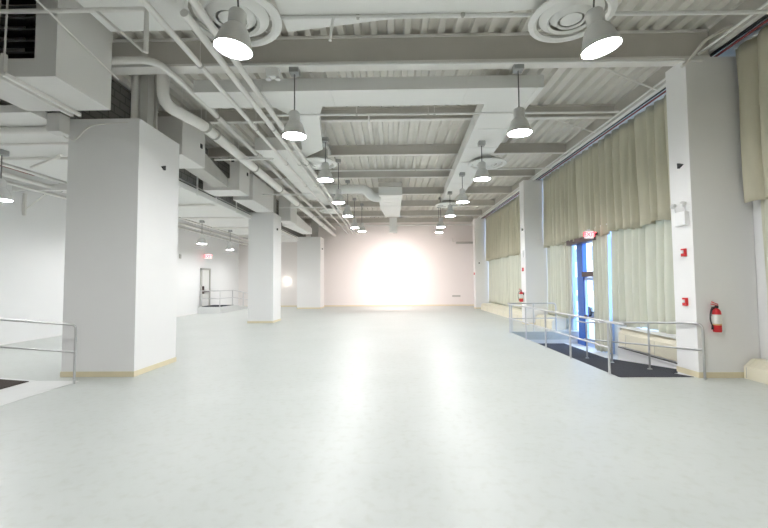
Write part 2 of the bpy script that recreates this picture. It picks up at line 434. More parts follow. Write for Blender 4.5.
# left branch
m = MB().loft([(-2.75, 9.2, 6.1), (-1.6, 9.2, 6.1), (-1.6, 9.2, 6.5), (-2.75, 9.2, 6.5)], [(-2.35, 9.9, 6.1), (-1.8, 9.9, 6.1), (-1.8, 9.9, 6.5), (-2.35, 9.9, 6.5)])
o = m.build('air_duct', 'duct'); tag(o, 'short white duct branching off behind the left pendant nearest the girder', 'air duct')
MB().loft([(-2.35, 9.9, 6.1), (-1.8, 9.9, 6.1), (-1.8, 9.9, 6.5), (-2.35, 9.9, 6.5)], [(-2.75, 12.2, 6.1), (-2.1, 12.2, 6.1), (-2.1, 12.2, 6.5), (-2.75, 12.2, 6.5)]).build('tapered_section', 'duct', o)
o = MB().loft([(-4.25, 12.2, 6.1), (-2.1, 12.2, 6.1), (-2.1, 12.2, 6.5), (-4.25, 12.2, 6.5)], [(-4.1, 13.4, 6.1), (-3.2, 13.4, 6.1), (-3.2, 13.4, 6.5), (-4.1, 13.4, 6.5)]).build('air_duct', 'duct')
tag(o, 'long white duct running down the hall beside the ceiling pipes on the left', 'air duct')
MB().box(-4.1, -3.2, 13.4, 19.7, 6.1, 6.5).build('long_section', 'duct', o); flanges(-4.1, -3.2, 13.4, 19.7, 6.1, 6.5, 1.4, 'y', o)
# near transition duct overhead
o = MB().prism([(-1.75, 4.9, 6.25), (-1.75, 6.62, 6.25), (-.08, 6.35, 6.25), (2.5, 6.15, 6.25), (3.2, 6.05, 6.25), (3.2, 4.9, 6.25)], (0, 0, .3)).build('air_duct', 'duct')
tag(o, 'tapering white duct overhead at the top edge of the photo between the diffusers', 'air duct')
MB().box(-4.95, -3.35, 3.4, 6.75, 6.4, 6.61).build('air_duct', 'duct')
tag(C.objects[-1], 'broad white duct overhead at the upper left, beside the grey air unit', 'air duct')
MB().box(-3.1, -2.0, 4.9, 6.6, 6.32, 6.62).build('connector_box', 'duct', o)
# central hanging duct with elbow branch
o = MB().box(-.52, .55, 17.7, 21.0, 5.85, 6.22).build('air_duct', 'duct')
tag(o, 'stepped white duct hanging in the middle of the hall with an elbow from the left', 'air duct')
flanges(-.52, .55, 17.7, 21.0, 5.85, 6.22, .8, 'y', o)
MB().loft([(-.5, 21.0, 5.85), (.55, 21.0, 5.85), (.55, 21.0, 6.2), (-.5, 21.0, 6.2)], [(-.3, 24.2, 5.95), (.62, 24.2, 5.95), (.62, 24.2, 6.25), (-.3, 24.2, 6.25)]).build('far_section', 'duct', o)
MB().tube([(-3.6, 17.95, 6.2), (-1.1, 17.95, 6.2), (-.85, 18.1, 5.86), (-.5, 18.25, 5.86)], .21, 16, .3).build('elbow_branch', 'duct', o, True)
MB().box(-.05, .42, 24.4, 25.0, 5.05, 5.95).build('drop_section', 'duct', o)
MB().box(-.1, .47, 24.35, 25.05, 5.42, 5.46).build('drop_flange', 'duct', o)
MB().box(-.52, .55, 17.6, 17.7, 6.24, 6.42).build('top_cap', 'beam', o)

# round diffusers
def diffuser(x, y, z, label, drop, R=.66):
    t = empty('round_diffuser', (x, y, z), label, 'ceiling diffuser', 'round ceiling diffusers')
    MB().lathe([(R, .02), (R*1.0, 0), (R*.86, -.035), (R*.8, .0), (R*.84, .05), (R, .02)], (x, y, z), 40).build('outer_ring', 'duct', t, True)
    for i, (a, c, zz) in enumerate([(.74, .56, -.03), (.49, .33, -.05)]):
        MB().lathe([(R*a, .06), (R*a, .05), (R*c, zz), (R*c*.9, zz+.03), (R*(a-.05), .07), (R*a, .06)], (x, y, z), 40).build('cone_ring', 'duct', t, True)
    MB().lathe([(0, -.06), (R*.14, -.055), (R*.25, -.02), (R*.22, .03), (0, .03)], (x, y, z), 32).build('centre_disc', 'duct', t, True)
    MB().lathe([(0, .09), (R*.83, .09), (R*.83, .1), (R*.5, .12), (R*.5, drop), (0, drop)], (x, y, z), 32).build('neck', 'grey', t, True)
    for k in range(4):
        a = PI/4+k*PI/2; MB().tube([(x, y, z+.05), (x+R*.85*math.cos(a), y+R*.85*math.sin(a), z+.05)], .008, 6).build('spider_arm', 'duct', t)
    return t
diffuser(-2.5, 6.05, 6.12, 'large round ringed ceiling diffuser behind the nearest left pendant', .19, .78)
diffuser(2.88, 6.1, 6.05, 'large round ringed ceiling diffuser left of the nearest right pendant', .19, .64)
diffuser(-2.47, 13.35, 5.98, 'round ceiling diffuser above the third left pendant', .5)
diffuser(3.35, 13.5, 5.94, 'round ceiling diffuser above the third right pendant', .2)
diffuser(-3.3, 21.9, 5.9, 'small-looking round ceiling diffuser far back on the left', .3)
diffuser(3.05, 20.7, 5.95, 'small-looking round ceiling diffuser far back on the right', .19)
for (x, y, z) in ((-3.3, 21.9, 6.2),):
    o = MB().box(-3.75, -2.85, 19.72, 22.6, 6.205, 6.5).build('air_duct', 'duct')
    tag(o, 'white duct box carrying the farthest left diffuser', 'air duct')
o = MB().box(-2.85, -2.1, 12.25, 13.9, 6.49, 6.6).build('air_duct', 'duct'); tag(o, 'white duct cap above the third left diffuser', 'air duct')

# ================================================================ LEFT AIR UNITS
def unit(x0, x1, y0, y1, z0, z1, label, plate=True):
    o = MB().box(x0, x1, y0, y1, z0, z1, .01).build('air_unit', 'box'); tag(o, label, 'air handling unit')
    for hx in (x0+.08, x1-.08):
        for hy_ in (y0+.1, y1-.1): MB().tube([(hx, hy_, z1), (hx, hy_, ZD+.115)], .01, 6).build('hanger_rod', 'pipe', o)
    if plate:
        MB().box(x0+.06, x0+.16, y0-.02, y0-.001, z1-.4, z1-.26).build('switch_box', 'black', o)
        MB().box(x1+.001, x1+.02, y1-.3, y1-.2, (z0+z1)/2, (z0+z1)/2+.12).build('latch', 'black', o)
    return o
# unit A with a dark louvred mouth
o = MB(); x0, x1, y0, y1, z0, z1 = -6.88, -5.28, 6.02, 7.25, 5.2, 6.98
o.box(-5.63, x1, y0, y1, z0, z1); o.box(x0, -5.63, y0, y1, z0, 5.5); o.box(x0, -6.85, y0, y1, 5.5, z1); o.box(x0, -5.63, y1-.1, y1, 5.5, z1)
A = o.build('air_unit', 'box'); tag(A, 'large grey-white air unit at the upper left corner with a dark open mouth', 'air handling unit')
MB().box(-6.85, -5.63, y1-.13, y1-.101, 5.5, z1).build('mouth_back', 'dark', A)  # black sheet stands in for the shade deep in the mouth
for k in range(7):
    z = 5.58+k*.2; MB().prism([(-6.85, 6.3, z), (-6.85, 6.7, z+.14), (-6.85, 6.71, z+.12), (-6.85, 6.31, z-.02)], (1.22, 0, 0)).build('louvre_blade', 'lou', A)
for x in (-6.12, -6.0):
    o = MB().tube([(x-.02, 5.95, ZD), (x, 5.9, 5.15)], .014, 8).build('hanger_rod', 'pipe')
    tag(o, 'thin steel hanger rod in front of the dark mouth, ' + ('left one' if x < -6.05 else 'right one'), 'rod', 'hanger rods of the large air unit')
    MB().box(x-.03, x+.03, 5.87, 5.93, 5.16, 5.5).build('clamp', 'pipe', o)
for i, x in enumerate((-6.1, -5.95)):
    o = MB().box(x-.03, x+.03, 5.85, 7.35, 5.13, 5.19).build('support_rail', 'pipe')
    tag(o, 'painted support rail under the large air unit, ' + ('outer one' if i == 0 else 'inner one'), 'bracket', 'rails under the large air unit')
o = MB().tube([(-5.25, 5.4, 6.18), (-5.25, 7.4, 5.87)], .015, 8).build('brace_rod', 'pipe'); tag(o, 'slanting brace rod across the side of the large grey air unit', 'rod')
unit(-6.3, -5.29, 9.84, 11.08, 5.2, 6.2, 'boxy white air unit just behind the huge left column')
B = unit(-5.66, -5.31, 13.7, 14.7, 5.2, 6.6, 'tall narrow white air unit box beyond the boxy one'); MB().box(-6.6, -5.66, 13.7, 14.7, 5.2, 5.62).build('low_section', 'box', B)
unit(-6.3, -5.5, 15.6, 18.4, 5.25, 6.3, 'grey-white air unit just in front of the middle left column', False)
unit(-6.0, -5.35, 21.0, 22.4, 5.25, 6.75, 'tall white air unit just behind the middle left column', False)
m = MB().loft([(-6.2, 22.4, 5.2), (-5.4, 22.4, 5.2), (-5.4, 22.4, 5.9), (-6.2, 22.4, 5.9)], [(-5.9, 26.5, 5.2), (-5.3, 26.5, 5.2), (-5.3, 26.5, 5.6), (-5.9, 26.5, 5.6)])
tag(m.build('air_duct', 'duct'), 'white tapering duct low between the middle and farthest left columns', 'air duct')
for y in (22.8, 24.4, 26.0): MB().tube([(-5.7, y, 5.6), (-5.7, y, ZD)], .01, 6).build('hanger_rod', 'pipe', [o for o in C.objects if o.get('label', '').startswith('white tapering duct low')][0])
o = MB().box(-6.93, -6.66, 7.72, 7.98, 5.0, 5.38, .01).build('junction_box', 'box'); tag(o, 'grey junction box at the upper left edge of the huge column', 'junction box')
for i, y in enumerate((10.5, 12.0, 13.5, 15.0, 17.0)):
    o = MB().box(-6.74, -6.70, y, y+.06, 4.98, 5.9).build('hanger_strap', 'duct'); tag(o, '%s white hanger strap on the aisle ceiling channel, counting from the huge column' % ['first', 'second', 'third', 'fourth', 'fifth'][i], 'strap', 'straps on the aisle channel')
m = MB().loft([(-6.25, 11.081, 5.45), (-5.7, 11.081, 5.45), (-5.7, 11.081, 6.1), (-6.25, 11.081, 6.1)], [(-6.25, 13.699, 5.3), (-5.72, 13.699, 5.3), (-5.72, 13.699, 5.61), (-6.25, 13.699, 5.61)])
tag(m.build('air_duct', 'grey'), 'grey duct section linking the two white air units behind the huge column', 'air duct')
# shelf / ledge edge of the aisle ceiling with a black strip as the gap's shade
o = MB().box(-6.94, -6.72, 10.0, 28.6, 5.02, 5.2).build('ceiling_channel', 'duct'); tag(o, 'long white channel edging the low aisle ceiling behind the left columns', 'channel')
tag(MB().box(-6.88, -6.8, 10.0, 28.6, 5.201, 5.27).build('ceiling_channel', 'dark'), 'black strip standing in for the shaded gap above the white channel at the aisle ceiling edge', 'channel')

# ================================================================ PIPES
def pipe(pts, r, label, hang=(), bend=.2, m='pipe', clamps=(), name='pipe', ztop=ZD):
    o = MB().tube(pts, r, 14, bend).build(name, m, None, True); tag(o, label, 'pipe' if name == 'pipe' else name.split('_')[-1])
    for (x, y, z) in hang:
        MB().tube([(x, y, z), (x, y, ztop)], .008, 6).build('hanger_rod', 'pipe', o)
        if 1:
            MB().tube([(x, y-.02, z), (x, y+.02, z)], r*1.18, 14).build('pipe_clamp', 'grey', o)
    return o
hy = [10.0, 13.0, 16.0, 19.0, 22.5, 26]
pipe([(-4.93, 8.35, ZD-.05), (-4.93, 8.35, 5.82), (-4.55, 9.4, 5.77), (-4.5, 31.9, 5.77)], .128, 'thickest white pipe, with an elbow beyond the girder on the left', [(-4.53, y, 5.77) for y in [9.5]+hy], .3)
pipe([(-5.6, 7.4, 6.25), (-4.55, 7.4, 6.25), (-4.48, 8.2, 6.25), (-4.48, 31.9, 6.25)], .07, 'white pipe turning from the large air unit and running down the hall', [(-4.48, y, 6.25) for y in hy], .3)
pipe([(-3.46, 2.0, 5.9), (-3.46, 31.9, 5.9)], .05, 'slim white pipe crossing over the top left corner and running down the hall', [(-3.46, y, 5.9) for y in [7.0]+hy])
pipe([(-3.02, 5.6, 5.9), (-3.02, 31.9, 5.9)], .062, 'left pipe of the close pair passing the nearest left pendant', [(-3.02, y, 5.9) for y in hy])
pipe([(-2.76, 2.0, 5.9), (-2.76, 31.9, 5.9)], .062, 'right pipe of the close pair passing the nearest left pendant', [(-2.76, y, 5.9) for y in hy])
pipe([(-7.0, 5.92, 6.2), (-3.78, 5.92, 6.2), (-3.78, 5.92, 5.5)], .035, 'thin sprinkler pipe across the top left corner with a drop at its end', bend=.08)
pipe([(-3.2, 6.2, 6.22), (6.2, 6.28, 6.22)], .032, 'sprinkler pipe crossing the full hall at the top of the photo', [(-.5, 6.22, 6.22), (1.2, 6.22, 6.22), (3.4, 6.25, 6.22)], m='duct')
pipe([(-4.6, 5.92, 6.2), (-3.82, 5.92, 5.52)], .022, 'thin slanting brace rod hanging from the top left sprinkler pipe', name='brace_rod')
pipe([(-3.9, 7.78, 6.33), (6.3, 7.86, 6.33)], .03, 'white sprinkler pipe running right under the deep girder', m='duct')
tag(MB().box(-4.0, 6.4, 8.5-.12, 8.5-.02, 6.56, 6.62).build('strut_channel', 'duct'), 'white strut channel beyond the girder carrying the second pendants', 'channel')
pipe([(-3.0, 9.42, 6.0), (5.6, 9.55, 6.02)], .028, 'thin white sprinkler pipe just beyond the wide cross duct', [(-.8, 9.45, 6.0), (.95, 9.48, 6.0), (1.1, 9.48, 6.0)], m='duct')
pipe([(-5.3, 11.7, 5.65), (-3.5, 11.7, 5.65)], .028, 'short thin cross pipe from the boxy air unit to the long pipes', m='duct')
pipe([(-5.3, 16.2, 5.6), (-3.3, 16.2, 5.6)], .028, 'short thin cross pipe beyond the narrow air unit', m='duct')
pipe([(-5.3, 18.6, 5.5), (-3.2, 18.6, 5.5)], .028, 'short thin cross pipe above the middle left column', m='duct')
pipe([(-2.8, 15.3, 6.3), (6.3, 15.3, 6.3)], .025, 'thin sprinkler pipe crossing before the fourth pendants', [(1.0, 15.3, 6.3)], m='duct')
pipe([(-2.8, 26.0, 6.3), (6.3, 26.0, 6.3)], .03, 'thin sprinkler pipe crossing far back in the hall', m='duct')
pipe([(-6.5, 31.6, 6.5), (7.0, 31.6, 6.5)], .06, 'white pipe running along the top of the back wall', m='duct')
pipe([(-5.62, 8.5, 5.425), (-5.62, 8.5, 6.99)], .1, 'vertical white pipe rising from the huge left column')
pipe([(-7.6, 8.05, 5.45), (-6.72, 8.05, 4.95), (-6.6, 8.05, 4.93), (-6.3, 8.05, 5.25), (-5.5, 8.05, 5.3)], .014, 'thin conduit dipping over the left edge of the huge column', bend=.15, name='conduit')
pipe([(5.55, 7.4, 5.95), (5.75, 7.4, 6.14), (6.01, 7.4, 6.46), (6.95, 7.4, 6.98)], .03, 'bent white conduit climbing above the nearest right column', bend=.1, name='conduit')
# pipes along the head of the curtains
pipe([(6.42, 8.7, 6.45), (6.42, 31.8, 6.45)], .05, 'white pipe along the head of the curtains on the right', m='duct')
pipe([(6.3, 6.0, 6.5), (6.3, 31.8, 6.5)], .028, 'thin white conduit beside the curtain-head pipe', m='duct', name='conduit')
pipe([(6.62, 2.0, 6.52), (6.62, 31.8, 6.52)], .03, 'dark cable bundle running above the curtain track', m='black', name='cable')
pipe([(6.72, 2.0, 6.5), (6.72, 31.8, 6.5)], .022, 'red cable running along the top of the curtains', m='maroon', name='cable')
pipe([(5.1, 9.3, 6.998), (6.42, 9.3, 6.4)], .02, 'short slanting brace by the curtain head in the nearest bay', name='brace_rod')
pipe([(4.9, 12.1, 6.998), (6.42, 12.1, 6.45)], .02, 'short slanting brace near the curtain head beyond the first beam', name='brace_rod')
# left aisle pipes
for i, (y, r, z) in enumerate([(8.1, .07, 5.18), (8.95, .03, 5.19), (10.0, .035, 5.19), (12.6, .05, 5.18), (16.2, .05, 5.18), (19.5, .04, 5.19), (23.0, .05, 5.18), (27, .05, 5.18)]):
    tag(MB().tube([(-10.5, y, z), (-6.96, y, z)], r, 10).build('pipe', 'pipe', None, True),
        'painted cross pipe under the low aisle ceiling, %s from the camera' % ['nearest', 'second', 'third', 'fourth', 'fifth', 'sixth', 'seventh', 'farthest'][i], 'pipe', 'cross pipes under the aisle ceiling')
pipe([(-12.1, 5, 5.15), (-12.1, 31.8, 5.15)], .06, 'white pipe hung highest against the left wall', [(-12.1, y, 5.15) for y in (9, 13, 18, 24)], ztop=5.85)
pipe([(-11.6, 5, 5.0), (-11.6, 31.8, 5.0)], .04, 'thin white pipe second from the left wall', ztop=5.85)
pipe([(-11.1, 5, 5.1), (-11.1, 31.8, 5.1)], .07, 'fatter white pipe third from the left wall', [(-11.1, y, 5.1) for y in (9, 13, 18, 24)], ztop=5.85)
pipe([(-10.7, 5, 5.25), (-10.7, 31.8, 5.25)], .05, 'white pipe closest to the low aisle ceiling edge', [(-10.7, y, 5.25) for y in (9.6, 14, 19)], ztop=5.85)
tag(MB().box(-11.5, -11.4, 5, 12.4, 5.42, 5.52).build('painted_channel', 'maroon'), 'dark red painted steel channel high along the left wall', 'channel')
tag(MB().box(-12.38, -10.55, 12.6, 12.75, 5.0, 5.2).build('cross_channel', 'duct'), 'white steel cross channel from the left wall to the aisle ceiling', 'channel')
br = tag(MB().box(-12.395, -12.3, 13.0, 13.06, 4.25, 5.0).build('wall_bracket', 'pipe'), 'white triangular pipe bracket on the left wall', 'bracket')
MB().tube([(-12.33, 13.03, 4.45), (-11.6, 13.03, 4.98)], .02, 8).build('brace', 'pipe', br)
tag(MB().tube([(-9.9, 10.6, 5.14), (-8.2, 9.6, 5.14)], .035, 10).build('pipe', 'pipe', None, True), 'short diagonal pipe under the low aisle ceiling beside the huge column', 'pipe')

# emergency twin-head floodlight on the strut channel
for (a, c) in (((-.9, 6.2, 6.2), (-.95, 6.2, 5.85)), ((-.5, 9.45, 5.99), (-.5, 9.45, 5.8))):
    o = MB().tube([a, c], .022, 8).build('sprinkler_drop', 'duct', None, True); tag(o, 'short sprinkler drop hanging from the ' + ('pipe at the top of the photo' if a[1] < 7 else 'pipe beyond the wide cross duct'), 'sprinkler')
    MB().lathe([(0, .03), (.012, .03), (.03, 0), (0, 0)], (c[0], c[1], c[2]-.03), 10).build('sprinkler_head', 'alu', o, True)
t = empty('floodlight', (-2.35, 8.45, 6.5), 'small white twin-head fixture on the strut beside the second left pendant', 'light fixture')
MB().box(-2.57, -2.3, 8.0, 8.15, 6.22, 6.399, .01).build('housing', 'white', t)
for s in (-1, 1):
    MB().lathe([(0, .05), (.04, .05), (.06, 0), (.055, -.01), (0, 0)], (-2.43+s*.1, 8.05, 6.17), 14).build('lamp_head', 'white', t, True)

# ================================================================ PENDANT LAMPS
def pendant(x, y, z, can, tilt, label, group='high bay pendants over the hall'):
    t = empty('pendant_lamp', (x, y, z), label, 'pendant lamp', group)
    T = Matrix.Translation((x, y, z)) @ Matrix.Rotation(tilt, 4, 'Y') @ Matrix.Diagonal((.86, .86, .95, 1))
    def put(mb, nm, m, sm=True):
        for v in mb.bm.verts: v.co = T @ v.co
        return mb.build(nm, m, t, sm)
    put(MB().lathe([(.275, 0), (.285, .0), (.285, .02), (.255, .1), (.225, .19), (.185, .28), (.13, .335), (.125, .34), (.12, .33), (.17, .27), (.21, .18), (.24, .1), (.265, .02), (.275, 0)]), 'shade', 'alu')
    put(MB().lathe([(0, .325), (.125, .325), (.125, .35), (.13, .352), (.13, .52), (.10, .55), (.03, .56), (0, .56)]), 'ballast_housing', 'alu')
    put(MB().lathe([(0, .03), (.27, .03), (.272, .02), (.15, .004), (0, 0)]), 'lens', 'lens')
    top = T @ Vector((0, 0, .56))
    MB().tube([top, (x, y, can)], .012, 8).build('stem', 'cable', t)
    MB().box(x-.1, x+.1, y-.1, y+.1, can, can+.13, .015).build('junction_box', 'galv', t)
    return t
nm = ['nearest', 'second', 'third', 'fourth', 'fifth', 'sixth', 'farthest']
LZ = 4.95
RP = [(2.79, 5.1, 6.45, 1), (2.68, 8.05, 6.269, 0), (2.75, 11.69, 5.969, 0), (2.78, 15.06, 5.969, 0), (2.78, 18.23, 5.969, 0), (2.81, 21.89, 6.5, 1), (3.0, 24.3, 6.5, 1)]
LP = [(-2.03, 4.98, 6.47, 1), (-1.98, 8.05, 6.269, 0), (-1.92, 11.59, 6.1, 1), (-1.97, 14.93, 6.5, 1), (-1.95, 18.02, 6.5, 1), (-1.99, 21.85, 6.5, 1), (-1.69, 23.4, 6.5, 1)]
def hang(t, x, y, can, top=ZD):
    MB().tube([(x, y, can+.13), (x, y, top)], .01, 6).build('hanger_rod', 'pipe', t)
for i in range(7):
    x, y, can, hg = RP[i]
    t = pendant(x, y, LZ, can, -.16 if i == 0 else 0, '%s pendant lamp from the camera in the right row over the hall' % nm[i])
    if hg: hang(t, x, y, can)
    x, y, can, hg = LP[i]
    t = pendant(x, y, LZ, can, .12 if i == 0 else 0, '%s pendant lamp from the camera in the left row over the hall' % nm[i])
    if hg: hang(t, x, y, can)
for x, sd in ((2.75, 'right'), (-2.0, 'left')):
    t = pendant(x, 1.5, LZ, 6.5, 0, 'pendant lamp of the %s row nearly overhead, above the photo frame' % sd); hang(t, x, 1.5, 6.5)
for i, (x, y) in enumerate([(-9.62, 9.5), (-9.95, 20.6), (-10.0, 24.4), (-9.75, 28.6)]):
    pendant(x, y, 4.0, 5.119, 0, 'pendant lamp in the left aisle, ' + ['at the left edge of the photo', 'above the far platform railing', 'right of the one above the platform railing', 'farthest back near the middle column'][i], 'aisle pendants')
for i, (x, y) in enumerate([(-9.6, 15.0), (-9.6, 4.2)]):
    t = pendant(x, y, 4.0, 5.119, 0, 'pendant lamp in the left aisle, ' + ['hidden behind the huge column', 'just outside the left edge'][i], 'aisle pendants')
    if i: hang(t, x, y, 5.119)

# added spotlight, fixture not seen, makes the bright area on the back wall
t = empty('added_wall_spot', (.2, 26.6, 5.5), 'added small white spotlight below the central duct, brightening the back wall', 'light fixture')
MB().lathe([(0, .2), (.07, .2), (.09, 0), (.08, 0), (0, .02)], (.2, 26.6, 5.35), 16).build('lamp_head', 'white', t, True)
MB().tube([(.2, 26.6, 5.55), (.2, 26.6, 6.99)], .012, 8).build('stem', 'pipe', t)
def spot(name, loc, aim, power, ang, blend, col, parent, size=.1):
    l = bpy.data.lights.new(name, 'SPOT'); l.energy = power; l.spot_size = math.radians(ang); l.spot_blend = blend; l.color = col; l.shadow_soft_size = size
    o = bpy.data.objects.new(name, l); C.objects.link(o); o.location = loc
    o.rotation_euler = (Vector(aim)-Vector(loc)).to_track_quat('-Z', 'Y').to_euler(); o.parent = parent
    o.matrix_parent_inverse = chain(parent).inverted(); return o
for ax in (-1.9, .4, 2.9): spot('added_spot', (.2, 26.65, 5.3), (ax, 32, 1.0), 240, 115, 1.0, (1, .86, .84), t)  # three added beams widen the bright area on the wall
# small emissive globe on the back wall
t = empty('wall_globe', (-8.4, 31.9, 2.09), 'small glowing round globe on the back wall between the two farther left columns', 'wall lamp')
MB().lathe([(0, -.1), (.07, -.07), (.1, 0), (.07, .07), (0, .1)], (-8.4, 31.8, 2.09), 20).build('globe', 'globe', t, True)
MB().box(-8.5, -8.3, 31.93, 31.998, 2.0, 2.18).build('back_plate', 'white', t)

# ================================================================ DRAPES
def drape(name, x, y0, y1, z0, z1, label, m, pitch=.16, amp=.055, seed=0, grp=None, wave=.03, fullness=1, lean=0, pinch=None):
    rnd = random.Random(seed); n = int((y1-y0)/.022); nz = 14
    ph = []; a = 0; 
    pit = pitch
    for i in range(n+1):
        if i % 9 == 0: pit = pitch*rnd.uniform(.65, 1.5); am = amp*rnd.uniform(.5, 1.25)
        a += 2*PI*.022/pit; ph.append((a, am))
    sm = [sum(p[1] for p in ph[max(0, i-6):i+7])/len(ph[max(0, i-6):i+7]) for i in range(n+1)]
    b = MB(); grid = []
    k1, k2 = rnd.uniform(0, 6), rnd.uniform(0, 6)
    for j in range(nz+1):
        t = j/nz; row = []
        for i in range(n+1):
            y = y0+(y1-y0)*i/n
            top = t**1.5
            aa = sm[i]*(1.15-.55*top)
            ax = x-aa*(1.7*abs(math.sin(ph[i][0]*.5+.3*math.sin(3*t+k1)))**.8-1)-.02*math.sin(ph[i][0]*.31+k2)*(1-t)
            zb = z0+wave*math.sin(ph[i][0]*.23+k1)+.012*math.sin(ph[i][0])
            z = zb+(z1-zb)*t
            yy = y
            if pinch is not None:
                c = pinch; f = 1-.35*math.exp(-((t-.32)/.3)**2); yy = c+(y-c)*f
            yy += lean*(1-t)
            row.append(b.bm.verts.new((ax, yy, z)))
        grid.append(row)
    for j in range(nz):
        for i in range(n): b.bm.faces.new((grid[j][i], grid[j][i+1], grid[j+1][i+1], grid[j+1][i]))
    bmesh.ops.recalc_face_normals(b.bm, faces=b.bm.faces)
    o = b.build(name, m, None, True)
    md = o.modifiers.new('thickness', 'SOLIDIFY'); md.thickness = .006; md.offset = 0
    tag(o, label, 'curtain', grp)
    hem = MB().box(x-.02, x+.02, y0, y1, z1-.01, z1+.03).build('heading_track', 'white', o)
    return o
drape('curtain_valance', 6.9, -1, 7.8, 3.42, 6.5, 'olive-beige upper curtain at the right edge of the photo, nearest the camera', 'valance', .42, .12, 3)
drape('curtain', 7.03, 3.0, 7.55, .5, 3.7, 'pale lower curtain at the right edge of the photo above the near heater', 'drape', .3, .09, 4)
drape('curtain_valance', 6.88, 8.5, 17.58, 3.4, 6.5, 'long olive-beige upper curtain over the glass door bay', 'valance', .40, .125, 5, wave=.04)
drape('curtain', 7.0, 8.6, 12.5, .58, 3.7, 'wide pale lower curtain between the glass door and the nearest right column', 'drape', .33, .11, 6)
drape('curtain', 6.9, 12.62, 13.5, -.38, 3.7, 'pale gathered floor-length curtain pulled aside right of the glass door', 'drape', .22, .09, 7)
drape('curtain', 6.98, 15.3, 17.58, .45, 3.7, 'pale lower curtain left of the glass door beside the middle column', 'drape', .3, .09, 8)
drape('curtain_valance', 6.88, 18.25, 28.25, 3.38, 6.5, 'olive-beige upper curtain in the farthest bay', 'valance', .44, .12, 9)
drape('curtain', 7.0, 18.25, 28.25, .42, 3.7, 'pale lower curtain in the farthest bay', 'drape', .34, .10, 10)

# ================================================================ HEATERS
def heater(x0, x1, y0, y1, z0, z1, label, slope=.12):
    prof = [(x0, z0), (x0, z1-.14), (x0+slope, z1), (x1, z1), (x1, z0)]
    o = MB().prism([(a, y0, z) for a, z in prof], (0, y1-y0, 0)).build('convector_heater', 'cream')
    tag(o, label, 'heater', 'convector heaters along the right wall')
    g = MB(); nc = max(2, int((y1-y0-.2)/.1)); L = math.hypot(slope, .14)
    nx_, nz_ = -.14/L, slope/L
    def gp(j, u, d=0): return (x0+slope*u+nx_*(.004-d), y0+.1+(y1-y0-.2)*j/nc, z1-.14+.14*u+nz_*(.004-d))
    gv = [[g.bm.verts.new(gp(j, .1+.8*k/3)) for k in range(4)] for j in range(nc+1)]
    fs = [g.bm.faces.new((gv[j][k], gv[j+1][k], gv[j+1][k+1], gv[j][k+1])) for j in range(nc) for k in range(3)]
    res = bmesh.ops.inset_individual(g.bm, faces=fs, thickness=.012, depth=0)
    for f_ in fs:
        for v_ in f_.verts: v_.co += Vector((nx_, 0, nz_))*-.012 if not v_.tag else Vector(); v_.tag = True
    for f_ in fs: f_.material_index = 1  # slot bottoms coloured grey as the shade inside them
    g.build('grille', 'cream', o).data.materials.append(M['grey'])
    y = y0+1.2
    while y < y1: MB().box(x0-.004, x0+.002, y, y+.01, z0+.02, z1-.16).build('panel_joint', 'grey', o); y += 1.2
    return o
heater(6.83, 7.19, 4.2, 7.86, .001, .38, 'cream convector heater at the right edge of the photo with slotted sloping top', .16)
heater(6.5, 6.99, 8.75, 11.48, .06, .56, 'cream convector heater behind the ramp handrail in the glass door bay')
heater(6.35, 6.92, 15.8, 17.58, .001, .45, 'short cream convector heater between the glass door and the middle column')
heater(6.15, 6.92, 18.25, 27.2, .001, .45, 'long cream convector heater in the farthest curtained bay')
tag(MB().box(6.52, 7.19, 8.5, 11.6, .565, .578).build('window_ledge', 'white'), 'narrow white ledge behind the heater in the glass door bay', 'ledge')

# ================================================================ RAILINGS
def rail(name, label, top, mid, posts, m='metal', r=.022, foot=True):
    o = MB().tube(top, r, 12, .12).build(name, m, None, True); tag(o, label, 'railing')
    for q in mid: MB().tube(q, r*.85, 12).build('mid_rail', m, o, True)
    for (x, y, z0, z1) in posts:
        MB().tube([(x, y, z0), (x, y, z1)], r*.98, 12).build('post', m, o, True)
        MB().lathe([(0, .012), (.045, .012), (.05, 0), (0, 0)], (x, y, z0), 16).build('base_flange', m, o, True)
    return o
X = 4.42; H = 1.07
rail('guard_rail', 'long bright metal guard rail along the open side of the sunken ramp', [(X, 7.6, H), (X, 14.95, H), (X, 14.95, H-.02)][:2], [[(X, 8.17, .55), (X, 14.85, .55)]],
     [(X, y, .001, H) for y in (8.17, 9.9, 11.45, 13.1, 14.85)], 'railw', .024)
rail('guard_rail', 'short metal guard rail across the far end of the sunken ramp', [(X+.06, 15.28, H), (6.3, 15.28, H), (6.3, 15.28, .5)], [[(X+.06, 15.28, .5), (6.3, 15.28, .5)]],
     [(4.62, 15.28, .001, H), (5.45, 15.28, .001, H), (6.3, 15.28, .001, .6)])
def rz(y): return -.45*(min(max(y, 7.95), 12.3)-7.95)/4.35
rail('hand_rail', 'dark metal handrail following the slope on the wall side of the ramp', [(6.01, 7.77, .001), (6.01, 7.77, 1.06), (5.93, 8.1, 1.05), (5.92, 12.3, .64), (5.92, 12.75, .64)], [[(6.0, 7.77, .56), (5.92, 12.3, .13)]],
     [(5.92, y, rz(y)+.014, rz(y)+1.06) for y in (9.25, 10.8, 12.15)])
tag(MB().tube([(6.48, 9.0, .02), (6.48, 11.48, .02)], .012, 8).build('dark_strip', 'black'), 'thin dark strip under the heater beside the ramp', 'trim')  # thin black tube along the lower front edge of the heater
